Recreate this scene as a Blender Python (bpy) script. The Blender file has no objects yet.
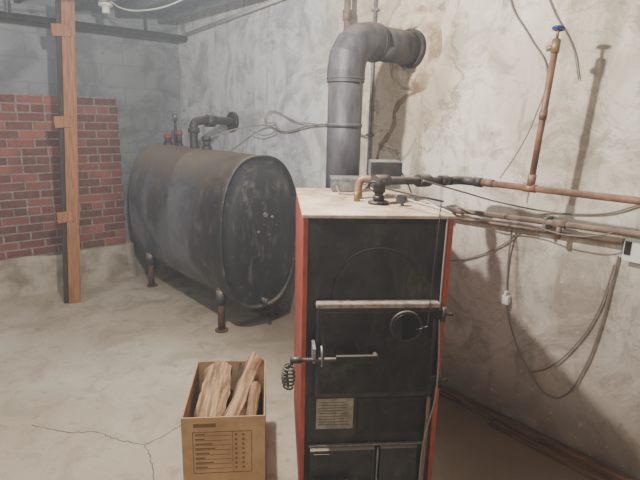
import bpy, bmesh, math, random
from mathutils import Vector, Matrix, noise
random.seed(7)
col=bpy.context.collection

# ---------------------------------------------------------------- camera
F=500.0; P=math.radians(13.6); R=math.radians(1.4); AZ=math.radians(139)
fw=Vector((math.cos(AZ),math.sin(AZ),0)); rt=Vector((math.sin(AZ),-math.cos(AZ),0)); up=Vector((0,0,1))
d=fw*math.cos(P)-up*math.sin(P); u0=fw*math.sin(P)+up*math.cos(P)
c,s=math.cos(R),math.sin(R)
cr=rt*c+u0*s; cu=u0*c-rt*s
cam=bpy.data.cameras.new('camera'); co=bpy.data.objects.new('camera',cam); col.objects.link(co)
cam.sensor_width=36; cam.lens=F/640*36; cam.clip_start=.02
co.matrix_world=Matrix(((cr.x,cu.x,-d.x,0),(cr.y,cu.y,-d.y,0),(cr.z,cu.z,-d.z,1.6),(0,0,0,1)))
bpy.context.scene.camera=co

# ---------------------------------------------------------------- materials
def lin(c):
    return tuple(((v/255)/12.92 if v/255<=.04045 else ((v/255+.055)/1.055)**2.4) for v in c)+(1,)
class NT:
    def __init__(s,name):
        s.m=bpy.data.materials.new(name); s.m.use_nodes=True
        s.n=s.m.node_tree.nodes; s.l=s.m.node_tree.links
        s.b=s.n['Principled BSDF']
        s.tc=s.n.new('ShaderNodeTexCoord').outputs['Object']
    def link(s,a,b): s.l.new(a,b)
    def noise(s,scale,detail=6,rough=.6,vec=None,dist=0):
        n=s.n.new('ShaderNodeTexNoise'); n.inputs['Scale'].default_value=scale; n.inputs['Detail'].default_value=detail
        n.inputs['Roughness'].default_value=rough; n.inputs['Distortion'].default_value=dist
        s.link(vec if vec else s.tc,n.inputs['Vector']); return n.outputs['Fac']
    def ramp(s,f,a,b,lo=0,hi=1):
        n=s.n.new('ShaderNodeMapRange'); n.inputs['From Min'].default_value=a; n.inputs['From Max'].default_value=b
        n.inputs['To Min'].default_value=lo; n.inputs['To Max'].default_value=hi
        n.interpolation_type='SMOOTHSTEP'
        s.link(f,n.inputs['Value']); return n.outputs['Result']
    def mix(s,f,a,b,mode='MIX'):
        n=s.n.new('ShaderNodeMix'); n.data_type='RGBA'; n.blend_type=mode
        if hasattr(f,'links') : s.link(f,n.inputs[0])
        else: n.inputs[0].default_value=f
        for v,i in ((a,6),(b,7)):
            if hasattr(v,'links'): s.link(v,n.inputs[i])
            else: n.inputs[i].default_value=lin(v)
        return n.outputs[2]
    def math(s,op,a,b=0):
        n=s.n.new('ShaderNodeMath'); n.operation=op
        for v,i in ((a,0),(b,1)):
            if hasattr(v,'links'): s.link(v,n.inputs[i])
            else: n.inputs[i].default_value=v
        return n.outputs[0]
    def sep(s,v=None):
        n=s.n.new('ShaderNodeSeparateXYZ'); s.link(v if v else s.tc,n.inputs[0]); return n.outputs
    def scale(s,v):
        n=s.n.new('ShaderNodeMapping'); n.inputs['Scale'].default_value=v; s.link(s.tc,n.inputs[0]); return n.outputs[0]
    def bump(s,h,dist=.01,st=.6):
        n=s.n.new('ShaderNodeBump'); n.inputs['Distance'].default_value=dist; n.inputs['Strength'].default_value=st
        s.link(h,n.inputs['Height']); s.link(n.outputs[0],s.b.inputs['Normal'])
    def col(s,c):
        if hasattr(c,'links'): s.link(c,s.b.inputs['Base Color'])
        else: s.b.inputs['Base Color'].default_value=lin(c)
def simple(name,c1,c2=None,rough=.6,metal=0,scale=20,bump=0,dust=None,dustamt=.8,stretch=None,grime=None):
    m=NT(name); m.b.inputs['Roughness'].default_value=rough; m.b.inputs['Metallic'].default_value=metal
    vec=m.scale(stretch) if stretch else None
    f=m.noise(scale,vec=vec); cc=m.mix(m.ramp(f,.35,.65),c1,c2 or c1)
    if grime:
        gcol,gamt,gsc,gst=grime
        gf=m.noise(gsc,9,.72,vec=m.scale(gst),dist=.7)
        cc=m.mix(m.math('MULTIPLY',m.ramp(gf,.5,.68),gamt),cc,gcol)
    if dust:
        g=m.n.new('ShaderNodeNewGeometry'); z=m.sep(g.outputs['Normal'])[2]
        f2=m.noise(scale*.6,8)
        zz=m.math('ADD',z,m.math('MULTIPLY',m.math('SUBTRACT',f2,.5),.8))
        cc=m.mix(m.math('MULTIPLY',m.ramp(zz,.35,1.0),dustamt),cc,dust)
    m.col(cc)
    if bump: m.bump(f,bump)
    return m.m

# right wall plaster
m=NT('plaster_wall'); m.b.inputs['Roughness'].default_value=.9
X,Y,Z=m.sep()
n1=m.noise(1.3,8,.65,dist=.5); n2=m.noise(3.6,10,.68,dist=1.0); n3=m.noise(28,6,.6); n4=m.noise(8,8,.7,dist=.6)
base=m.mix(m.ramp(n1,.38,.62),(230,222,206),(198,187,168))
base=m.mix(m.math('MULTIPLY',m.ramp(n2,.46,.62),.7),base,(160,147,128))
base=m.mix(m.math('MULTIPLY',m.ramp(n4,.54,.66),.5),base,(136,122,104))
cool_glow=m.ramp(m.math('ADD',X,m.math('MULTIPLY',n1,.8)),-1.9,-2.7)  # pale bluish patch: hazy glow put into the wall colour
base=m.mix(m.math('MULTIPLY',cool_glow,.9),base,m.mix(m.ramp(n2,.4,.65),(208,212,214),(156,160,163)))
# seepage around the flue thimble and down below it
dx=m.math('MULTIPLY',m.math('ADD',X,1.98),1.0); dz=m.math('MULTIPLY',m.math('SUBTRACT',Z,1.90),.7)
rr=m.math('SQRT',m.math('ADD',m.math('MULTIPLY',dx,dx),m.math('MULTIPLY',dz,dz)))
rn=m.math('ADD',rr,m.math('MULTIPLY',m.math('SUBTRACT',n2,.5),.6))
base=m.mix(m.math('MULTIPLY',m.ramp(rn,.40,.22),.45),base,(170,146,114))
rim=m.ramp(m.math('ABSOLUTE',m.math('SUBTRACT',rn,.33)),.022,.0)
base=m.mix(m.math('MULTIPLY',rim,.6),base,(120,96,70))
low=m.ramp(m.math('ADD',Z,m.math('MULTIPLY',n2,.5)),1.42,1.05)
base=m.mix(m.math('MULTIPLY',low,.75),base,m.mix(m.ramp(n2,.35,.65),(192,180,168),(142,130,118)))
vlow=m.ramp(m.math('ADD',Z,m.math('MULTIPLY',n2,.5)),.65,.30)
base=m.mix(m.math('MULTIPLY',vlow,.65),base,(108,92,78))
streak=m.noise(5,8,.7,vec=m.scale((1.5,1,.25)))
base=m.mix(m.math('MULTIPLY',m.ramp(streak,.54,.68),.55),base,(126,110,92))
vein=m.math('ABSOLUTE',m.math('SUBTRACT',m.noise(2.2,4,.6,dist=1.4),.5))
base=m.mix(m.math('MULTIPLY',m.ramp(vein,.010,.0),.3),base,(128,106,82))
base=m.mix(m.math('MULTIPLY',m.ramp(n3,.6,.75),.3),base,(238,234,224))
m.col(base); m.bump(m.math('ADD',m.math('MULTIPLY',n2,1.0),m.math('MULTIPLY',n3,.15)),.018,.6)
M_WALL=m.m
# left wall blocks
m=NT('painted_block_wall'); m.b.inputs['Roughness'].default_value=.9
X,Y,Z=m.sep(); cb=m.n.new('ShaderNodeCombineXYZ'); m.link(Y,cb.inputs[0]); m.link(Z,cb.inputs[1])
bt=m.n.new('ShaderNodeTexBrick'); m.link(cb.outputs[0],bt.inputs['Vector'])
bt.inputs['Color1'].default_value=lin((140,144,148)); bt.inputs['Color2'].default_value=lin((135,138,142)); bt.inputs['Mortar'].default_value=lin((126,129,133))
bt.inputs['Scale'].default_value=1; bt.inputs['Brick Width'].default_value=.41; bt.inputs['Row Height'].default_value=.205; bt.inputs['Mortar Size'].default_value=.008; bt.inputs['Mortar Smooth'].default_value=.6
n2=m.noise(3,8,.65,dist=.5)
cc=m.mix(m.math('MULTIPLY',m.ramp(n2,.42,.65),.7),bt.outputs['Color'],(98,100,102))
cc=m.mix(m.math('MULTIPLY',m.ramp(Z,.6,.2),.6),cc,(150,140,124))
m.col(cc); m.bump(m.math('ADD',m.math('MULTIPLY',n2,.8),m.math('MULTIPLY',bt.outputs['Fac'],-.1)),.015,.6)
M_LWALL=m.m
# floor
m=NT('concrete_floor'); m.b.inputs['Roughness'].default_value=.7
X,Y,Z=m.sep()
n1=m.noise(.9,8,.6,dist=.4); n2=m.noise(3.0,10,.7,dist=.8); n3=m.noise(40,4,.6); n4=m.noise(9,8,.7,dist=.5)
base=m.mix(m.ramp(n1,.35,.65),(208,196,176),(184,169,146))
base=m.mix(m.math('MULTIPLY',m.ramp(n2,.46,.64),.55),base,(156,141,118))
base=m.mix(m.math('MULTIPLY',m.ramp(n4,.56,.66),.4),base,(132,117,96))
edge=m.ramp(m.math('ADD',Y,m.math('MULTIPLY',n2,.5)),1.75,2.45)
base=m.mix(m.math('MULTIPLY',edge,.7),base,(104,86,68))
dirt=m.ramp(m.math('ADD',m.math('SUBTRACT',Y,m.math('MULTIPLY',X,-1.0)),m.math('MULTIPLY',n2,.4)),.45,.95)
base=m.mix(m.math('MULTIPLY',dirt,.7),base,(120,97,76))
base=m.mix(m.math('MULTIPLY',m.ramp(n3,.6,.8),.25),base,(120,108,92))
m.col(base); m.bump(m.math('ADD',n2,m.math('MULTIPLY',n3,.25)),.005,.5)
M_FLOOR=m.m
M_CEIL=simple('ceiling_boards',(92,98,106),(68,72,80),.9,0,6,.01,stretch=(1,6,1))
M_JOIST=simple('joist_wood',(98,98,102),(68,68,70),.85,0,8,.01,stretch=(1,8,8))
M_MORTAR=simple('mortar',(148,138,130),(118,110,102),.95,0,30,.01)
M_PLINTH=simple('parged_plinth',(186,176,158),(146,134,116),.95,0,5,.02,grime=((112,100,86),.6,5,(1,1,1)))
M_POST=simple('post_wood',(170,116,76),(132,86,54),.75,0,10,.005,stretch=(6,6,.6))
M_POSTD=simple('post_wood_dark',(70,56,48),(48,40,34),.85,0,10,.005,stretch=(6,6,.6))
M_BLACK=simple('boiler_black_enamel',(35,33,33),(54,50,48),.5,.2,7,.001,dust=(170,150,128),dustamt=.8,grime=((98,88,80),.55,6,(1,1,.5)))
M_BLACK2=simple('cast_black',(28,27,27),(48,44,41),.45,.4,14,.002,dust=(150,130,110),dustamt=.6,grime=((86,76,68),.55,8,(1,1,.6)))
M_RED=simple('red_panel_paint',(178,76,54),(146,62,48),.6,0,12,0,grime=((110,80,70),.55,7,(1,1,.5)))
M_TOP=simple('dusty_cream_top',(212,194,170),(176,150,126),.85,0,7,.003,grime=((134,102,82),.85,6,(1,1,1)))
M_DUST=simple('dust_ledge',(164,150,136),(124,110,94),.9,0,30,.002)
M_LABEL=simple('paper_label',(158,148,130),(126,116,98),.8,0,25,0)
M_INK=simple('label_ink',(104,94,80),None,.8)
M_STEEL=simple('grey_steel',(140,140,140),(106,104,102),.5,.4,20,0,dust=(170,160,145),dustamt=.5)
M_FLUE=simple('galvanised_flue',(84,81,84),(56,53,56),.6,.25,7,.001,stretch=(2,2,.5),dust=(146,134,120),dustamt=.6,grime=((120,109,102),.55,6,(1,1,.4)))
M_COPPER=simple('copper_pipe',(164,120,94),(122,90,72),.55,.35,14,0,dust=(172,150,130),dustamt=.65,grime=((120,104,90),.6,9,(1,1,1)))
M_COPPERD=simple('tarnished_copper',(146,120,102),(108,90,78),.65,.25,14,0,dust=(172,156,138),dustamt=.7)
M_BRASS=simple('brass_fitting',(160,136,98),(120,98,70),.5,.4,20,0)
M_IRON=simple('black_iron_pipe',(54,52,54),(78,70,64),.55,.4,20,.001,dust=(146,134,118),dustamt=.6)
M_BLUE=simple('blue_handle',(38,62,130),None,.4)
M_RCAP=simple('red_cap',(156,60,58),None,.5)
M_RUST=simple('rusty_leg',(118,90,70),(82,62,50),.8,.2,30,.003)
M_CARD=simple('cardboard',(188,154,112),(168,134,94),.85,0,6,.001)
M_CARDIN=simple('cardboard_inner',(172,136,98),(148,116,80),.9,0,6,.001)
M_CINK=simple('box_print',(118,88,60),None,.85)
M_WIREW=simple('white_cable',(206,200,190),None,.5)
M_WIREG=simple('grey_cable',(132,122,112),None,.6)
M_WIREB=simple('black_cable',(50,45,42),None,.6)
M_PLANK=simple('old_plank',(122,90,66),(84,62,48),.85,0,10,.005,stretch=(.6,6,6))
M_PATCH=simple('mortar_patch',(208,192,164),(146,124,98),.95,0,9,.008,grime=((96,78,60),.75,9,(1,1,1)))
M_STAIN=simple('brown_crack_fill',(150,126,98),(112,92,72),.95,0,18,.005)
M_CRACK=simple('crack_dark',(116,102,84),None,1)
M_WHITE=simple('white_porcelain',(226,224,218),None,.35)
M_BARK=simple('bark',(98,76,58),(58,46,38),.95,0,14,.01,stretch=(5,5,1))
M_SPLIT=simple('split_wood',(182,148,108),(120,90,62),.85,0,9,.006,stretch=(6,6,.5),grime=((88,66,48),.7,10,(3,3,.5)))
m=NT('tank_steel'); m.b.inputs['Roughness'].default_value=.48; m.b.inputs['Metallic'].default_value=.15
X,Y,Z=m.sep()
n1=m.noise(2.4,8,.65,dist=.6); n2=m.noise(12,8,.7,vec=m.scale((1,1,.3))); n3=m.noise(45,4,.7); n4=m.noise(6,9,.75,dist=1.2)
base=m.mix(m.ramp(n1,.38,.62),(102,106,112),(62,64,68))
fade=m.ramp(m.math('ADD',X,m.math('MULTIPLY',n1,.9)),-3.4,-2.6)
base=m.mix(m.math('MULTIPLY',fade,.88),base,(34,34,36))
base=m.mix(m.math('MULTIPLY',m.ramp(n2,.52,.7),.45),base,(124,122,120))
base=m.mix(m.math('MULTIPLY',m.ramp(n4,.54,.66),.5),base,(120,112,104))
base=m.mix(m.math('MULTIPLY',m.ramp(n3,.62,.72),.5),base,(136,108,84))
g=m.n.new('ShaderNodeNewGeometry'); nz=m.sep(g.outputs['Normal'])[2]
base=m.mix(m.math('MULTIPLY',m.ramp(m.math('ADD',nz,m.math('MULTIPLY',m.math('SUBTRACT',n1,.5),1.4)),.1,.9),.85),base,(146,130,110))
m.col(base); m.bump(n2,.003,.6); M_TANK=m.m
m=NT('brick_clay'); m.b.inputs['Roughness'].default_value=.9
X,Y,Z=m.sep()
at=m.n.new('ShaderNodeVertexColor'); at.layer_name='Col'
f=m.sep(at.outputs['Color'])[0]
cc=m.mix(f,(104,60,53),(156,88,75))
n2=m.noise(30,6,.7); n3=m.noise(3,8,.7)
cc=m.mix(m.math('MULTIPLY',m.ramp(n2,.45,.7),.35),cc,(146,120,110)); cc=m.mix(m.math('MULTIPLY',m.ramp(n3,.45,.65),.55),cc,(84,60,54))
m.col(cc); m.bump(n2,.004,.6)
M_BRICK=m.m

# ---------------------------------------------------------------- geometry helpers
def newobj(name,me,mat=None,parent=None,smooth=False):
    o=bpy.data.objects.new(name,me); col.objects.link(o)
    if mat: me.materials.append(mat)
    if parent: o.parent=parent
    if smooth:
        for p in me.polygons: p.use_smooth=True
    return o
def empty(name,loc=(0,0,0),rz=0,rx=0):
    o=bpy.data.objects.new(name,None); col.objects.link(o); o.location=loc; o.rotation_euler=(rx,0,rz); o.empty_display_size=.1
    return o
def frombm(name,bm,mat,parent=None,smooth=False):
    bmesh.ops.recalc_face_normals(bm,faces=bm.faces)
    me=bpy.data.meshes.new(name); bm.to_mesh(me); bm.free(); return newobj(name,me,mat,parent,smooth)
def box(name,lo,hi,mat,parent=None,bevel=0,rot=None,seg=2):
    bm=bmesh.new(); bmesh.ops.create_cube(bm,size=1)
    lo=Vector(lo);hi=Vector(hi); ce=(lo+hi)/2; sz=hi-lo
    for v in bm.verts: v.co=Vector((v.co.x*sz.x,v.co.y*sz.y,v.co.z*sz.z))
    if bevel: bmesh.ops.bevel(bm,geom=bm.edges[:],offset=bevel,segments=seg,affect='EDGES',profile=.5)
    if rot: bmesh.ops.rotate(bm,verts=bm.verts,matrix=rot,cent=(0,0,0))
    for v in bm.verts: v.co+=ce
    return frombm(name,bm,mat,parent)
def cyl(name,p0,p1,r,mat,parent=None,r2=None,seg=28,bevel=0):
    p0=Vector(p0);p1=Vector(p1);dv=p1-p0
    bm=bmesh.new(); bmesh.ops.create_cone(bm,cap_ends=True,segments=seg,radius1=r,radius2=r if r2 is None else r2,depth=dv.length)
    if bevel:
        es=[e for e in bm.edges if abs(e.verts[0].co.z-e.verts[1].co.z)<1e-6]
        bmesh.ops.bevel(bm,geom=es,offset=bevel,segments=2,affect='EDGES')
    q=dv.to_track_quat('Z','Y').to_matrix()
    for v in bm.verts: v.co=q@v.co+(p0+p1)/2
    o=frombm(name,bm,mat,parent)
    for p in o.data.polygons: p.use_smooth=len(p.vertices)==4
    return o
def tube(name,pts,r,mat,parent=None,smoothc=True,cyclic=False,res=8):
    cv=bpy.data.curves.new(name,'CURVE'); cv.dimensions='3D'; cv.bevel_depth=r; cv.bevel_resolution=3; cv.use_fill_caps=True; cv.resolution_u=res
    if smoothc:
        sp=cv.splines.new('BEZIER'); sp.bezier_points.add(len(pts)-1)
        for b,p in zip(sp.bezier_points,pts): b.co=p; b.handle_left_type=b.handle_right_type='AUTO'
    else:
        sp=cv.splines.new('POLY'); sp.points.add(len(pts)-1)
        for b,p in zip(sp.points,pts): b.co=(*p,1)
    sp.use_cyclic_u=cyclic
    t=bpy.data.objects.new('t',cv); me=bpy.data.meshes.new_from_object(t); me.name=name
    bpy.data.objects.remove(t); bpy.data.curves.remove(cv)
    me.materials.clear()
    return newobj(name,me,mat,parent,True)
def torus(name,ce,axis,R_,r,mat,parent=None,seg=40):
    q=Vector(axis).to_track_quat('Z','Y'); ce=Vector(ce)
    pts=[ce+q@Vector((R_*math.cos(a),R_*math.sin(a),0)) for a in [2*math.pi*i/seg for i in range(seg)]]
    return tube(name,pts,r,mat,parent,False,True)
def ribbon(name,pts,w,origin_axis,mat,parent=None,sub=6,jit=.3,off=.0):
    P_=[]
    for a,b in zip(pts[:-1],pts[1:]):
        for k in range(sub):
            t=k/sub; p=Vector(a).lerp(Vector(b),t); p+=Vector((random.uniform(-1,1),random.uniform(-1,1)))*w*jit*2; P_.append(p)
    P_.append(Vector(pts[-1])); bm=bmesh.new(); prev=None
    for i,p in enumerate(P_):
        t=(P_[min(i+1,len(P_)-1)]-P_[max(i-1,0)]).normalized(); nrm=Vector((-t.y,t.x))*w*.5*random.uniform(.5,1.3)*(1 if 0<i<len(P_)-1 else .2)
        def mk(q): return bm.verts.new((q.x,q.y,off) if origin_axis=='Z' else (q.x,off,q.y))
        cur=(mk(p-nrm),mk(p+nrm))
        if prev: bm.faces.new((prev[0],cur[0],cur[1],prev[1]))
        prev=cur
    return frombm(name,bm,mat,parent)

# ---------------------------------------------------------------- room shell
XL,XR,YN,YW,ZC=-5.05,2.4,-2.6,2.42,2.56
box('floor',(XL-.1,YN-.1,-.1),(XR+.1,YW+.1,0),M_FLOOR)
box('ceiling',(XL-.1,YN-.1,ZC),(XR+.1,YW+.1,ZC+.08),M_CEIL)
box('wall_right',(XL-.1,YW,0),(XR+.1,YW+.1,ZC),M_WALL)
box('wall_left',(XL-.1,YN,0),(XL,YW,ZC),M_LWALL)
box('wall_near',(XL,YN-.1,0),(XR,YN,ZC),M_WALL)
box('wall_far',(XR,YN,0),(XR+.1,YW,ZC),M_WALL)
js=empty('ceiling_joists')
y=-2.3
k=0
while y<2.4:
    box('joist_%d'%k,(XL,y,ZC-.09),(XR,y+.04,ZC),M_JOIST,js); y+=.41; k+=1

# ---------------------------------------------------------------- brick pier
bp=empty('brick_pier')
BX=-4.93; y0,y1=-1.6,1.72
box('mortar_core',(XL+.001,y0,.34),(BX-.004,y1,1.75),M_MORTAR,bp)
bm=bmesh.new(); cl=bm.loops.layers.color.new('Col')
pitch=.0735; ncour=19
for r in range(ncour):
    z0=.345+r*pitch; yy=y0-(.1 if r%2 else 0)
    header=(r%6==5)
    L_=.1 if header else .2
    while yy<y1:
        a=max(yy,y0); b=min(yy+L_-.004+random.uniform(-.003,.003),y1+.004)
        if b-a>.03:
            res=bmesh.ops.create_cube(bm,size=1); vs=res['verts']; dx=random.uniform(-.003,.003)
            for v in vs: v.co=Vector((BX-.03+v.co.x*.06+dx,(a+b)/2+v.co.y*(b-a),z0+pitch/2+v.co.z*(pitch-.012)))
            t=random.random()
            fs=set(f for v in vs for f in v.link_faces)
            for f in fs:
                for l in f.loops: l[cl]=(t,t,t,1)
        yy+=L_+.008
bmesh.ops.bevel(bm,geom=bm.edges[:],offset=.003,segments=1,affect='EDGES')
frombm('bricks',bm,M_BRICK,bp)
bm=bmesh.new(); N1,N2=60,8
vs=[]
for i in range(N1+1):
    row=[]
    yy=y0+(y1+.07-y0)*i/N1
    for j in range(N2+1):
        z=.36*j/N2; n=noise.noise((yy*3,z*4,1))*.03
        top=.34+noise.noise((yy*2.2,0,5))*.05
        row.append(bm.verts.new((BX+.035+n-.02*j/N2,yy,min(z,1)/.36*top)))
    row.append(bm.verts.new((XL+.001,yy,row[-1].co.z+.01))); vs.append(row)
for i in range(N1):
    for j in range(N2+1): bm.faces.new((vs[i][j],vs[i+1][j],vs[i+1][j+1],vs[i][j+1]))
e=[bm.verts.new((XL+.001,vs[-1][j].co.y,vs[-1][j].co.z)) for j in range(N2+1)]
for j in range(N2): bm.faces.new((vs[-1][j],e[j],e[j+1],vs[-1][j+1]))
frombm('parged_base',bm,M_PLINTH,bp,True)

# ---------------------------------------------------------------- wooden post
po=empty('wooden_post',(-4.5,1.07,0),math.radians(-12),rx=-.062)
box('stud_front',(-.02,-.03,0.0),(.05,.065,2.47),M_POST,po,.004)
box('stud_back',(-.06,-.065,0.0),(.03,-.032,2.47),M_POSTD,po,.004)
for i,z in enumerate((2.22,1.53,.76)):
    box('cleat_%d'%i,(.03,-.10,z-.045),(.06,.03,z+.045),M_POST,po,.004,rot=Matrix.Rotation(.12,3,'X'))

# ---------------------------------------------------------------- oil tank
TX0,TX1,TY,TZB,TZT,TR=-4.72,-2.98,2.025,.19,1.34,.34
tk=empty('oil_tank')
def ring(n,sc=1.0):
    zc=(TZB+TZT)/2; H_=(TZT-TZB)/2; out=[]
    for i in range(n):
        a=2*math.pi*i/n; ca,sa=math.cos(a),math.sin(a)
        yy=TR*math.copysign(abs(ca)**.80,ca); zz=math.copysign(abs(sa)**.86,sa)*H_
        out.append((TY+yy*sc,zc+zz*sc))
    return out
prof=[(TX0-.06,.0),(TX0-.055,.35),(TX0-.045,.65),(TX0-.02,.88),(TX0+.0,.965),(TX0+.02,.985),(TX0+.03,1.0),(TX0+.05,1.0),(TX0+.055,.992),
      ((TX0+TX1)/2-.01,.992),((TX0+TX1)/2,.997),((TX0+TX1)/2+.01,.992),
      (TX1-.06,.992),(TX1-.055,1.0),(TX1-.01,1.005),(TX1,1.0),(TX1+.002,.985),(TX1-.012,.965),(TX1-.02,.93),(TX1+.012,.82),(TX1+.032,.6),(TX1+.042,.3),(TX1+.045,.0)]
bm=bmesh.new(); n=96; prev=None
for x,sc in prof:
    if sc==0: cur=[bm.verts.new((x,TY,(TZB+TZT)/2))]
    else: cur=[bm.verts.new((x,yy,zz)) for yy,zz in ring(n,sc)]
    if prev:
        for i in range(n):
            j=(i+1)%n
            if len(prev)==1: bm.faces.new((prev[0],cur[j],cur[i]))
            elif len(cur)==1: bm.faces.new((prev[i],prev[j],cur[0]))
            else: bm.faces.new((prev[i],prev[j],cur[j],cur[i]))
    prev=cur
frombm('tank_shell',bm,M_TANK,tk,True)
k=0
for x in (-3.18,-4.5):
    for yy in (TY-.24,TY+.24):
        cyl('leg_%d'%k,(x,yy,0.012),(x,yy,.40),.026,M_RUST,tk); cyl('leg_foot_%d'%k,(x,yy,0),(x,yy,.012),.05,M_RUST,tk)
        cyl('leg_socket_%d'%k,(x,yy,.22),(x,yy,.33),.036,M_TANK,tk); k+=1
for i,(dy,z,r_) in enumerate(((-.02,1.0,.010),(.0,.92,.018),(-.01,.84,.012),(.06,.9,.010),(.04,.76,.014),(-.06,.80,.010),(.10,.83,.009))):
    cyl('cap_bolt_%d'%i,(TX1+.02,TY+dy,z),(TX1+.050,TY+dy,z),r_,M_STEEL if i%2 else M_IRON,tk,seg=12)
cyl('drain_plug',(TX1-.02,TY,.26),(TX1+.05,TY,.26),.02,M_IRON,tk)
cyl('drain_valve',(TX1+.05,TY,.28),(TX1+.05,TY,.22),.014,M_IRON,tk)
tube('cap_weld_bead',[(TX1+.03,TY-.13,.98),(TX1+.04,TY-.10,.80),(TX1+.035,TY-.12,.62),(TX1+.03,TY-.09,.5)],.004,M_TANK,tk)
def fit(name,x,h,cap,y=TY,r=.03):
    cyl(name+'_bushing',(x,y,TZT-.03),(x,y,TZT+.02),r*1.5,M_IRON,tk,seg=6)
    cyl(name+'_nipple',(x,y,TZT+.02),(x,y,TZT+h),r,M_IRON,tk)
    if cap: cyl(name+'_cap',(x,y,TZT+h),(x,y,TZT+h+.04),r*1.3,cap,tk,bevel=.005)
fit('gauge',-4.52,.05,M_RCAP); fit('spare',-4.28,.09,M_RCAP,r=.022); fit('vent',-3.78,.06,M_IRON)
tube('fill_pipe',[(-4.0,TY,TZT-.02),(-4.0,TY,1.48),(-4.0,TY+.01,1.54),(-4.0,TY+.06,1.56),(-4.0,YW-.001,1.56)],.036,M_IRON,tk)
cyl('fill_elbow_collar',(-4.0,TY,1.46),(-4.0,TY,1.5),.048,M_IRON,tk); cyl('fill_union',(-4.0,TY+.12,1.56),(-4.0,TY+.2,1.56),.05,M_IRON,tk,seg=8)
cyl('fill_wall_flange',(-4.0,YW-.03,1.56),(-4.0,YW-.001,1.56),.085,M_IRON,tk)
cyl('vent_pipe',(-4.40,TY+.02,TZT-.01),(-4.40,TY+.02,1.58),.012,M_IRON,tk)
cyl('vent_cap',(-4.40,TY+.02,1.55),(-4.40,TY+.02,1.62),.022,M_STEEL,tk)
tube('oil_line',[(-3.78,TY,TZT+.08),(-3.6,TY+.15,1.5),(-3.45,YW-.05,1.54),(-3.2,YW-.03,1.5),(-2.9,YW-.03,1.55),(-2.6,YW-.03,1.56),(-2.33,YW-.03,1.5)],.006,M_WIREG,tk)
tube('oil_line_loop',[(-3.6,YW-.1,1.5),(-3.45,YW-.05,1.46),(-3.3,YW-.04,1.54),(-3.45,YW-.04,1.58),(-3.0,YW-.03,1.57),(-2.7,YW-.03,1.56)],.004,M_WIREG,tk)

# ---------------------------------------------------------------- boiler
W2=.2925; D=.74; H=1.25
YAW=math.radians(54); BXO,BYO=-1.267,1.401
bo=empty('wood_boiler',(BXO,BYO,0),YAW)
box('body',(-W2+.012,.014,.03),(W2-.012,D-.01,H-.02),M_BLACK,bo)
box('base_skid',(-W2+.02,.03,0),(W2-.02,D-.03,.035),M_IRON,bo)
for sx,nm in ((-1,'left'),(1,'right')):
    a,b=sorted((sx*W2,sx*(W2-.01)))
    box('side_panel_'+nm,(a,0,.025),(b,D,H-.012),M_RED,bo,.002)
    a,b=sorted((sx*(W2-.001),sx*(W2-.020)))
    box('side_flange_'+nm,(a,-.002,.025),(b,.014,H-.012),M_RED,bo,.002)
box('top_panel',(-W2-.003,-.004,H-.014),(W2+.003,D+.003,H),M_TOP,bo,.003)
box('top_lip',(-W2+.02,.002,H-.035),(W2-.02,.016,H-.014),M_BLACK2,bo,.002)
torus('arch_emboss',(.01,.014,.93),(0,1,0),.185,.004,M_BLACK,bo,64)
cyl('arch_disc',(.01,.016,.93),(.01,.010,.93),.18,M_BLACK,bo,seg=64)
box('loading_door',(-.235,-.03,.495),(.25,.012,.895),M_BLACK,bo,.008)
box('loading_door_dusty_ledge',(-.238,-.036,.885),(.253,.012,.905),M_DUST,bo,.004)
box('door_inner_recess',(-.215,-.034,.515),(.23,-.028,.87),M_BLACK2,bo,.003)
cyl('draft_ring',(.12,-.034,.81),(.12,-.045,.81),.066,M_BLACK,bo,seg=48,bevel=.003)
cyl('draft_hole',(.12,-.044,.81),(.12,-.047,.81),.054,simple('hole_black',(8,8,8),None,.9),bo,seg=48)  # flat black disc: shade inside the open hole, put in as colour
bm=bmesh.new(); vs=[bm.verts.new((.12+.056*math.cos(a),-.052,.81+.056*math.sin(a))) for a in [math.radians(110+140*i/20) for i in range(21)]]
f=bm.faces.new(vs); r_=bmesh.ops.extrude_face_region(bm,geom=[f]); 
for v in [g_ for g_ in r_['geom'] if isinstance(g_,bmesh.types.BMVert)]: v.co.y+=.006
frombm('draft_flap',bm,M_BLACK2,bo)
for i,z in enumerate((.855,.565)):
    cyl('hinge_pin_%d'%i,(.272,-.03,z-.03),(.272,-.03,z+.03),.009,M_IRON,bo)
    box('hinge_leaf_%d'%i,(.235,-.036,z-.02),(.275,-.026,z+.02),M_BLACK2,bo,.002)
    cyl('hinge_knob_%d'%i,(.275,-.03,z),(.31,-.03,z),.007,M_IRON,bo)
cyl('latch_rod',(-.31,-.075,.69),(.0,-.075,.69),.008,M_IRON,bo)
box('latch_bar',(-.16,-.083,.674),(.0,-.067,.706),M_BLACK2,bo,.003)
cyl('latch_stud',(.0,-.075,.69),(-.0,-.03,.69),.012,M_IRON,bo)
box('latch_keeper',(-.252,-.082,.675),(-.238,.0,.74),M_STEEL,bo,.003)
tube('latch_hook',[(-.215,-.05,.735),(-.215,-.075,.715),(-.215,-.08,.68),(-.215,-.07,.66)],.005,M_STEEL,bo)
sp_=[(-.345+.022*math.cos(a)*(1.15-1.2*abs(a/(12*math.pi)-.5)**1.5),-.085+.022*math.sin(a),.675-.095*a/(12*math.pi)) for a in [12*math.pi*i/120 for i in range(121)]]
tube('spring_grip',sp_,.0038,M_IRON,bo,False)
tube('spring_core',[(-.31,-.075,.69),(-.343,-.085,.67),(-.345,-.085,.58)],.005,M_IRON,bo)
cyl('rod_collar',(-.338,-.075,.69),(-.295,-.075,.69),.013,M_IRON,bo)
box('mid_rail',(-.25,.0,.474),(.255,.014,.486),M_BLACK2,bo,.002)
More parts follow.
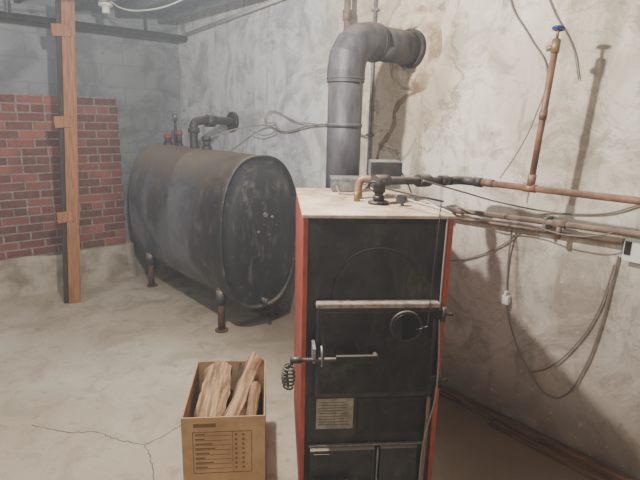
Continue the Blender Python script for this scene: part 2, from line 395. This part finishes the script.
box('mid_panel',(-.05,.004,.30),(.245,.016,.465),M_BLACK2,bo,.003)
box('rating_label',(-.225,.006,.328),(-.068,.0125,.470),M_LABEL,bo,.001)
for i in range(9):
    box('label_line_%d'%i,(-.215,.004,.452-i*.013),(-.085-random.random()*.03,.0062,.4535-i*.013),M_INK,bo)
box('label_column',(-.147,.0042,.34),(-.1455,.0062,.445),M_INK,bo)
box('lower_frame_top',(-.255,-.002,.245),(.255,.014,.253),M_STEEL,bo,.003)
box('ash_door',(-.25,-.022,.045),(.03,.014,.243),M_BLACK,bo,.006)
box('ash_door_recess',(-.235,-.026,.06),(.015,-.02,.228),M_BLACK2,bo,.003)
box('ash_door_right',(.05,-.018,.045),(.215,.014,.243),M_BLACK,bo,.006)
tube('ash_divider',[(.04,-.02,.04),(.04,-.02,.248)],.004,M_STEEL,bo,False)
cyl('ash_handle_rod',(-.28,-.055,.10),(-.08,-.055,.10),.009,M_IRON,bo)
cyl('ash_handle_knob',(-.305,-.055,.10),(-.27,-.055,.10),.014,M_IRON,bo)
cyl('ash_handle_stud',(-.09,-.055,.10),(-.09,-.02,.10),.01,M_IRON,bo)
def chain(name,pts,parent):
    bm=bmesh.new(); i=0
    for a,b in zip(pts[:-1],pts[1:]):
        a=Vector(a);b=Vector(b); L_=(b-a).length; n_=int(L_/.011); dr=(b-a).normalized(); q=dr.to_track_quat('Z','Y')
        for k_ in range(n_):
            ce=a+dr*(k_+.5)*.011; tw=q@Matrix.Rotation(math.pi/2*(i%2),3,'Z').to_quaternion(); i+=1
            rings=[]
            for s_ in range(8):
                t=2*math.pi*s_/8; cpt=Vector((.0035*math.cos(t),0,.0075*math.sin(t)))
                o1=Vector((math.cos(t),0,math.sin(t)))
                rings.append([bm.verts.new(ce+tw@(cpt+o1*.0012*math.cos(w)+Vector((0,1,0))*.0012*math.sin(w))) for w in (0,2.1,4.2)])
            for s_ in range(8):
                r1,r2=rings[s_],rings[(s_+1)%8]
                for w in range(3): bm.faces.new((r1[w],r2[w],r2[(w+1)%3],r1[(w+1)%3]))
    return frombm(name,bm,M_IRON,parent)
chain('regulator_chain',[(.215,-.06,1.31),(.20,-.06,.82),(.15,-.058,.80)],bo)
cyl('regulator_arm',(.06,.20,1.325),(.22,-.065,1.315),.004,M_IRON,bo)
tube('front_cable',[(.262,-.012,1.245),(.258,-.02,.9),(.262,-.045,.5),(.235,-.03,.3),(.23,-.02,.02)],.004,M_WIREG,bo)
tube('front_conduit',[(.245,-.012,.48),(.243,-.02,.3),(.238,-.02,.01)],.008,M_COPPERD,bo)
# controls on top
box('control_box',(-.12,.60,H+.002),(.03,.70,H+.065),M_STEEL,bo,.006)
box('control_box_lid',(-.125,.597,H+.055),(.035,.703,H+.072),M_STEEL,bo,.004)
RX,RY=.045,.26
cyl('top_flange',(RX,RY,H),(RX,RY,H+.012),.045,M_IRON,bo)
cyl('riser',(RX,RY,H),(RX,RY,H+.10),.018,M_IRON,bo)
cyl('riser_nut',(RX,RY,H+.015),(RX,RY,H+.035),.026,M_BLACK2,bo,seg=6)
cyl('valve_body',(RX,RY,H+.045),(RX,RY,H+.11),.027,M_BLACK2,bo,bevel=.006)
cyl('valve_stem',(RX,RY,H+.08),(RX-.04,RY-.06,H+.085),.008,M_IRON,bo)
torus('valve_handwheel',(RX-.04,RY-.06,H+.085),(-.05,-.07,0),.018,.004,M_BLACK2,bo,20)
box('aquastat_body',(.03,.38,H+.10),(.165,.46,H+.175),M_STEEL,bo,.006)
box('aquastat_cover',(.026,.372,H+.105),(.169,.38,H+.17),M_IRON,bo,.004)
cyl('aquastat_well',(.08,.42,H),(.08,.42,H+.10),.014,M_BRASS,bo)
tube('brass_bypass',[(-.02,.40,H),(-.02,.40,H+.06),(-.01,.40,H+.085),(.03,.39,H+.09),(.07,.39,H+.09)],.018,M_COPPER,bo)
cyl('relief_valve',(-.04,.32,H),(-.04,.32,H+.045),.014,M_BRASS,bo)
cyl('pressure_gauge',(.14,.22,H+.03),(.125,.20,H+.03),.020,M_IRON,bo); cyl('gauge_stem',(.14,.22,H),(.14,.22,H+.03),.007,M_BRASS,bo)
tube('top_wire_1',[(-.10,.597,H+.03),(-.08,.50,H+.008),(.0,.48,H+.02),(.06,.46,H+.12)],.004,M_WIREG,bo)
tube('top_wire_2',[(.035,.65,H+.04),(.10,.6,H+.01),(.16,.40,H+.012),(.22,.25,H+.008),(.27,.1,H+.01),(.292,.03,H+.004)],.003,M_WIREW,bo)
tube('top_wire_3',[(.165,.42,H+.14),(.19,.35,H+.08),(.22,.30,H+.01),(.25,.2,H+.01)],.0035,M_WIREB,bo)

# ---------------------------------------------------------------- flue
fl=empty('flue_pipe')
FX,FY,FR,FZ=-2.01,1.90,.092,2.01
dd=Vector((-math.sin(YAW),math.cos(YAW),0)); ww=Vector((math.cos(YAW),math.sin(YAW),0))
rel=Vector((FX-BXO,FY-BYO,0)); bk=Vector((BXO,BYO,0))+dd*(D+.004)+ww*rel.dot(ww)
cyl('vertical_section',(FX,FY,.99),(FX,FY,1.87),FR,M_FLUE,fl,seg=48)
cyl('boiler_tee',(FX,FY,.86),(FX,FY,1.1),FR+.006,M_FLUE,fl,seg=48)
cyl('boiler_stub',(bk.x,bk.y,.98),(FX,FY,.98),FR-.006,M_FLUE,fl,seg=48)
cyl('crimp_joint',(FX,FY,1.56),(FX,FY,1.58),FR+.004,M_FLUE,fl,seg=48)
bm=bmesh.new(); prev=None
pp=[(FY,FZ-.22),(FY,FZ-.16)]+[(FY+.15-.15*math.cos(math.radians(a)),FZ-.15+.15*math.sin(math.radians(a))) for a in (22,45,68)]+[(FY+.16,FZ),(FY+.22,FZ)]
angs=[0,0,22,45,68,90,90]
for (yy,zz),a in zip(pp,angs):
    t=math.radians(a); cur=[]
    for i in range(48):
        w=2*math.pi*i/48; rr=(FR+.008)
        lx=rr*math.cos(w); ly=rr*math.sin(w)
        cur.append(bm.verts.new((FX+lx,yy+ly*math.cos(t),zz-ly*math.sin(t))))
    if prev:
        for i in range(48): bm.faces.new((prev[i],prev[(i+1)%48],cur[(i+1)%48],cur[i]))
    prev=cur
frombm('elbow',bm,M_FLUE,fl)
cyl('horizontal_section',(FX,FY+.15,FZ),(FX,YW-.001,FZ),FR,M_FLUE,fl,seg=48)
torus('elbow_seam_1',(FX,FY,FZ-.2),(0,0,1),FR+.006,.005,M_FLUE,fl,48)
torus('elbow_seam_2',(FX,FY+.2,FZ),(0,1,0),FR+.006,.005,M_FLUE,fl,48)
cyl('thimble_collar',(FX,YW-.03,FZ),(FX,YW-.001,FZ),FR+.016,M_IRON,fl,seg=40)
bm=bmesh.new(); n=96; rg=[]
for rr,yy in ((.105,YW-.014),(.145,YW-.016),(.175,YW-.010),(.20,YW-.001)):
    rg.append([bm.verts.new((FX+.02+math.cos(a)*rr*(1+.2*noise.noise((math.cos(a)*1.8,math.sin(a)*1.8,1))),yy,FZ-.01+math.sin(a)*rr*1.12*(1+.25*noise.noise((math.cos(a)*1.9,math.sin(a)*1.9,3))))) for a in [2*math.pi*i/n for i in range(n)]])
for a_,b_ in zip(rg[:-1],rg[1:]):
    for i in range(n): bm.faces.new((a_[i],a_[(i+1)%n],b_[(i+1)%n],b_[i]))
frombm('thimble_mortar',bm,M_PATCH,fl,True)
ribbon('trim_wall_crack',[(-1.86,1.88),(-1.90,1.80),(-2.0,1.755),(-2.08,1.71),(-2.115,1.64),(-2.11,1.58),(-2.15,1.51),(-2.21,1.44),(-2.24,1.36),(-2.25,1.25)],.035,'Y',M_STAIN,None,3,.08,YW-.002)
vp=empty('gas_pipe')
cyl('pipe',(-2.44,2.30,.6),(-2.44,2.30,ZC),.02,M_COPPERD,vp); cyl('coupling',(-2.44,2.30,2.2),(-2.44,2.30,2.26),.028,M_COPPERD,vp)
cyl('pipe_lower_leg',(-2.44,2.30,.61),(-2.44,YW-.001,.61),.02,M_COPPERD,vp)
cd=empty('electrical_conduit')
cyl('conduit',(-2.30,YW-.018,.0),(-2.30,YW-.018,ZC),.010,M_STEEL,cd); 
for i,z in enumerate((.7,1.5,2.25)): box('conduit_strap_%d'%i,(-2.325,YW-.03,z),(-2.275,YW-.001,z+.015),M_STEEL,cd,.003)

# ---------------------------------------------------------------- copper piping
cp=empty('copper_supply_pipe')
rv=Vector((BXO,BYO,0))+ww*RX+dd*RY; rx,ry=rv.x,rv.y
cyl('iron_branch',(rx,ry,H+.10),(rx,2.12,1.318),.018,M_IRON,cp)
cyl('iron_tee',(rx,ry-.03,H+.10),(rx,ry+.05,H+.098),.026,M_IRON,cp)
cyl('iron_union',(rx,1.85,1.335),(rx,1.93,1.33),.030,M_IRON,cp,seg=8)
cyl('iron_coupling',(rx,2.02,1.324),(rx,2.07,1.322),.026,M_IRON,cp)
tube('corner_elbow',[(rx,2.10,1.318),(rx,2.17,1.317),(rx+.03,2.2,1.316),(rx+.10,2.2,1.316)],.022,M_IRON,cp)
cyl('main_run',(rx+.06,2.2,1.316),(1.3,2.2,1.33),.0155,M_COPPER,cp)
for i,x in enumerate((-1.30,-1.09,-.5,.4)): cyl('coupling_%d'%i,(x-.03,2.2,1.318),(x+.03,2.2,1.318),.019,M_COPPER,cp)
cyl('iron_nipple',(rx+.08,2.2,1.316),(rx+.12,2.2,1.316),.024,M_IRON,cp,seg=8)
cyl('vent_riser',(-1.088,2.2,1.318),(-1.052,2.2,1.93),.014,M_COPPER,cp)
cyl('riser_coupling',(-1.087,2.2,1.33),(-1.084,2.2,1.38),.018,M_COPPER,cp)
cyl('riser_coupling_2',(-1.071,2.2,1.62),(-1.068,2.2,1.66),.017,M_COPPER,cp)
cyl('drain_body',(-1.054,2.2,1.89),(-1.052,2.2,1.95),.018,M_BRASS,cp,bevel=.004)
cyl('drain_outlet',(-1.053,2.2,1.92),(-1.086,2.185,1.91),.011,M_BRASS,cp)
cyl('drain_stem',(-1.052,2.2,1.95),(-1.050,2.2,1.99),.006,M_BRASS,cp)
torus('drain_handle',(-1.050,2.2,1.99),(0,.25,1),.022,.005,M_BLUE,cp,24)
cyl('drain_handle_hub',(-1.050,2.2,1.986),(-1.050,2.2,1.996),.02,M_BLUE,cp)
cyl('wall_hanger',(-.35,2.2,1.32),(-.35,YW-.001,1.32),.008,M_IRON,cp)
rp=empty('return_pipe')
cyl('run_1',(-2.2,2.352,1.105),(1.3,2.352,1.235),.014,M_COPPERD,rp)
cyl('run_2',(-2.2,2.385,1.06),(-.737,2.385,1.108),.009,M_COPPERD,rp)
for i,x in enumerate((-1.55,-1.0,-.2)):
    z=1.105+(x+2.2)/3.5*.13
    cyl('pipe_tee_%d'%i,(x-.03,2.352,z),(x+.03,2.352,z),.018,M_COPPERD,rp)
    box('pipe_strap_%d'%i,(x-.075,2.34,z-.04),(x-.06,YW-.001,z+.02),M_STEEL,rp,.002)
cyl('tee_drop',(-1.0,2.352,1.15),(-1.0,2.352,1.08),.013,M_COPPERD,rp)

# ---------------------------------------------------------------- cables on the right wall
YV=YW-.012
ca=empty('hanging_cables')
tube('cable_long_loop',[(-1.25,YV-.02,1.07),(-1.26,YV,.9),(-1.242,YV,.685),(-1.18,YV,.50),(-1.06,YV,.33),(-.96,YV,.252),(-.90,YV,.27),(-.82,YV,.45),(-.775,YV,.70),(-.757,YV,.95),(-.75,YV,1.04)],.0045,M_WIREG,ca)
tube('cable_inner_loop',[(-.76,YV,1.0),(-.80,YV,.75),(-.88,YV,.55),(-.98,YV,.40),(-1.06,YV,.34)],.004,M_WIREG,ca)
tube('cable_upper',[(-1.44,YV,ZC),(-1.42,YV,2.3),(-1.405,YV,2.185),(-1.28,YV,2.0),(-1.18,YV,1.85),(-1.19,2.36,1.62),(-1.23,2.30,1.45),(-1.26,2.235,1.345)],.0035,M_WIREG,ca)
tube('cable_upper_2',[(-1.30,YV,ZC),(-1.29,YV,2.35),(-1.19,YV,2.12),(-1.07,YV,1.93),(-1.03,YV,1.80)],.003,M_WIREG,ca)
tube('cable_drape_1',[(-1.38,1.80,1.345),(-1.33,2.05,1.28),(-1.27,2.28,1.22),(-1.1,2.40,1.19),(-.938,YV,1.20),(-.8,YV,1.23),(-.706,YV,1.277),(-.5,YV,1.35)],.004,M_WIREG,ca)
tube('cable_drape_2',[(-1.55,2.32,1.16),(-1.35,2.32,1.12),(-1.15,2.32,1.13),(-.95,2.32,1.11),(-.8,2.32,1.14),(-.74,2.36,1.17)],.003,M_WIREG,ca)
tube('cable_low',[(-1.75,YV,.78),(-1.5,YV,.86),(-1.3,YV,.98),(-1.22,YV,1.06)],.004,M_WIREG,ca)
jn=empty('cable_connector')
box('body',(-1.262,YV-.022,.665),(-1.225,YV+.011,.715),M_WHITE,jn,.005); box('tab',(-1.25,YV-.026,.715),(-1.237,YV+.0,.74),M_WHITE,jn,.003)
jb=empty('junction_box')
box('back_box',(-.735,YW-.03,1.06),(-.64,YW-.001,1.13),M_STEEL,jb,.004)
box('cover_plate',(-.73,YW-.036,1.03),(-.62,YW-.03,1.135),M_WHITE,jb,.003)
box('receptacle',(-.725,YW-.042,1.06),(-.70,YW-.035,1.12),M_BLACK2,jb,.002)

pk=empty('floor_plank')
box('plank',(-1.75,YW-.075,0.0),(.9,YW-.03,.045),M_PLANK,pk,.004); box('plank_strip',(-1.2,YW-.13,0),(.9,YW-.085,.022),M_PLANK,pk,.003)

# ---------------------------------------------------------------- floor cracks
ribbon('trim_floor_crack_1',[(-2.737,.388),(-2.55,.52),(-2.445,.65),(-2.32,.70),(-2.20,.79),(-2.22,.95),(-2.30,1.12)],.006,'Z',M_CRACK,None,8,.6,.0008)
ribbon('trim_floor_crack_2',[(-2.20,.79),(-2.08,.77),(-1.98,.74),(-1.90,.70),(-1.80,.60)],.005,'Z',M_CRACK,None,8,.6,.0008)

# ---------------------------------------------------------------- cardboard box with firewood
cb_=empty('cardboard_box',(-1.80,1.035,0),math.radians(55))
bw,bd,bh,th=.168,.245,.42,.005
box('box_front',(-bw,-bd,0),(bw,-bd+th,bh),M_CARD,cb_)
box('box_back',(-bw,bd-th,0),(bw,bd,bh),M_CARD,cb_)
box('box_left',(-bw,-bd+th,0),(-bw+th,bd-th,bh),M_CARD,cb_)
box('box_right',(bw-th,-bd+th,0),(bw,bd-th,bh),M_CARD,cb_)
box('box_bottom',(-bw,-bd,.001),(bw,bd,.006),M_CARD,cb_)
box('box_liner_left',(-bw+th,-bd+th,.01),(-bw+th+.002,bd-th,bh-.002),M_CARDIN,cb_)
box('box_liner_back',(-bw+th,bd-th-.002,.01),(bw-th,bd-th,bh-.002),M_CARDIN,cb_)
yf=-bd-.0006
def ink(n_,x0,z0,x1,z1): box(n_,(x0,yf,z0),(x1,-bd+.001,z1),M_CINK,cb_)
ink('print_frame_top',-.125,.352,.115,.355); ink('print_frame_bottom',-.125,.16,.115,.163); ink('print_frame_left',-.125,.16,-.122,.355); ink('print_frame_right',.112,.16,.115,.355)
for i in range(8):
    z=.335-i*.022; ink('print_row_%d'%i,-.115,z,.03,z+.002)
    for j in range(2): ink('print_tick_%d_%d'%(i,j),.045+j*.03,z-.002,.055+j*.03,z+.008)
    ink('print_word_%d'%i,-.115,z+.005,-.09+random.random()*.06,z+.011)
ink('print_column',.035,.16,.037,.355)
ink('print_logo',-.12,.375,-.03,.392)
fwd_=empty('firewood')
fwd_.parent=cb_
def log(name,p0,p1,w,h,mat_s=M_SPLIT,mat_b=M_BARK,twist=0,barkf=(4,5)):
    p0=Vector(p0);p1=Vector(p1);dv=p1-p0; q=dv.to_track_quat('Z','Y')@Matrix.Rotation(twist,3,'Z').to_quaternion()
    sec=[(-w/2,-h/2),(-w*.1,-h*.55),(w*.35,-h*.5),(w/2,-h*.1),(w*.42,h*.3),(w*.1,h*.5),(-w*.25,h*.46),(-w*.5,h*.1)]
    bm=bmesh.new(); N=20; prev=None; sd=random.random()*50
    for i in range(N+1):
        t=i/N; cur=[]
        for k_,(a,b) in enumerate(sec):
            nn=noise.noise((k_*1.7+sd,t*4,0))*.28; n2_=noise.noise((k_*3.1+sd,t*14,4))*.10
            e_=(noise.noise((k_*2.0+sd,9,9))*.025) if i in(0,N) else 0
            cur.append(bm.verts.new(Vector((a*(1+nn+n2_),b*(1+nn+n2_),dv.length*(t-.5)+e_))))
        if prev:
            for k_ in range(len(sec)):
                f=bm.faces.new((prev[k_],prev[(k_+1)%len(sec)],cur[(k_+1)%len(sec)],cur[k_]))
                f.material_index=1 if k_ in barkf else 0
        else: bm.faces.new(cur[::-1])
        prev=cur
    bm.faces.new(prev)
    o=frombm(name,bm,mat_s,fwd_); o.data.materials.append(mat_b)
    o.location=(p0+p1)/2; o.rotation_mode='QUATERNION'; o.rotation_quaternion=q
    return o
# a broad split lying back in the left half, a bark-backed one climbing over the right rim
log('log_0',(-.085,-.20,.28),(-.055,.17,.425),.125,.07,twist=0,barkf=(0,7))
log('log_1',(.0,-.20,.30),(.125,.20,.450),.075,.07,twist=.5,barkf=(0,1,7))
log('log_2',(.09,-.20,.25),(.125,.02,.41),.05,.05,twist=.6,barkf=(1,2))
log('log_3',(.04,.0,.30),(.07,.20,.42),.05,.05,M_BARK,M_BARK,twist=2.2)
log('log_4',(-.10,.10,.05),(-.07,.20,.38),.12,.05,M_BARK,M_BARK,twist=.1)
log('log_5',(0,-.20,.09),(0,.20,.11),.26,.14,M_BARK,M_BARK,twist=.1)
log('log_6',(.04,-.19,.22),(.02,.18,.25),.2,.1,M_BARK,M_BARK,twist=.3)

# ---------------------------------------------------------------- ceiling services
sv=empty('overhead_pipe')
cyl('pipe',(-4.86,YN+.01,2.335),(-4.86,YW-.01,2.335),.03,M_IRON,sv)
for i,yy in enumerate((-.6,.9,2.0)): box('hanger_%d'%i,(-4.87,yy,2.335),(-4.85,yy+.02,ZC),M_IRON,sv)
cyl('pipe_coupling',(-4.86,.35,2.335),(-4.86,.45,2.335),.038,M_IRON,sv)
wc=empty('surface_conduit'); cyl('pipe',(-4.80,2.38,2.366),(-2.0,2.38,2.53),.014,M_WIREW,wc)
ls=empty('lamp_holder')
cyl('porcelain_base',(-4.40,1.50,ZC-.09),(-4.40,1.50,ZC-.13),.055,M_WHITE,ls,bevel=.006); cyl('socket',(-4.40,1.50,ZC-.13),(-4.40,1.50,ZC-.18),.03,M_WHITE,ls)
box('mounting_block',(-4.47,1.44,ZC-.09),(-4.33,1.56,ZC),M_JOIST,ls)
oc=empty('overhead_cables')
tube('cable_1',[(-4.33,1.52,ZC-.10),(-4.2,1.55,2.40),(-4.0,1.64,2.37),(-3.7,1.8,2.42),(-3.5,1.9,2.52),(-3.4,1.95,ZC)],.006,M_WIREW,oc)
tube('cable_2',[(-4.30,1.5,ZC-.10),(-4.1,1.3,2.44),(-4.0,.9,2.40),(-3.9,.5,2.46),(-3.8,.3,ZC)],.006,M_WIREG,oc)

# ---------------------------------------------------------------- lamps
def lamp(name,loc,e,rad,c):
    l=bpy.data.lights.new(name,'POINT'); l.energy=e; l.shadow_soft_size=rad; l.color=c
    o=bpy.data.objects.new(name,l); o.location=loc; col.objects.link(o)
lamp('ceiling_bulb',(-1.68,.84,2.36),225,.035,(1,.96,.90))
lamp('fill_light_behind',(1.0,-.9,2.3),80,.08,(1,.97,.94))  # added fill light, unseen behind the camera
lamp('fill_light_left',(-3.0,-1.0,2.3),80,.08,(.94,.97,1))  # added unseen fill, slightly cooler, brightens the left side
w=bpy.data.worlds.new('world'); bpy.context.scene.world=w; w.use_nodes=True
w.node_tree.nodes['Background'].inputs[0].default_value=(.5,.55,.6,1); w.node_tree.nodes['Background'].inputs[1].default_value=.05
# thin haze volume, added for the glow near the bulb and lifted blacks
vs_=w.node_tree.nodes.new('ShaderNodeVolumeScatter'); vs_.inputs['Density'].default_value=.020; vs_.inputs['Anisotropy'].default_value=.2; vs_.inputs['Color'].default_value=(.85,.92,1,1)
w.node_tree.links.new(vs_.outputs[0],w.node_tree.nodes['World Output'].inputs['Volume'])
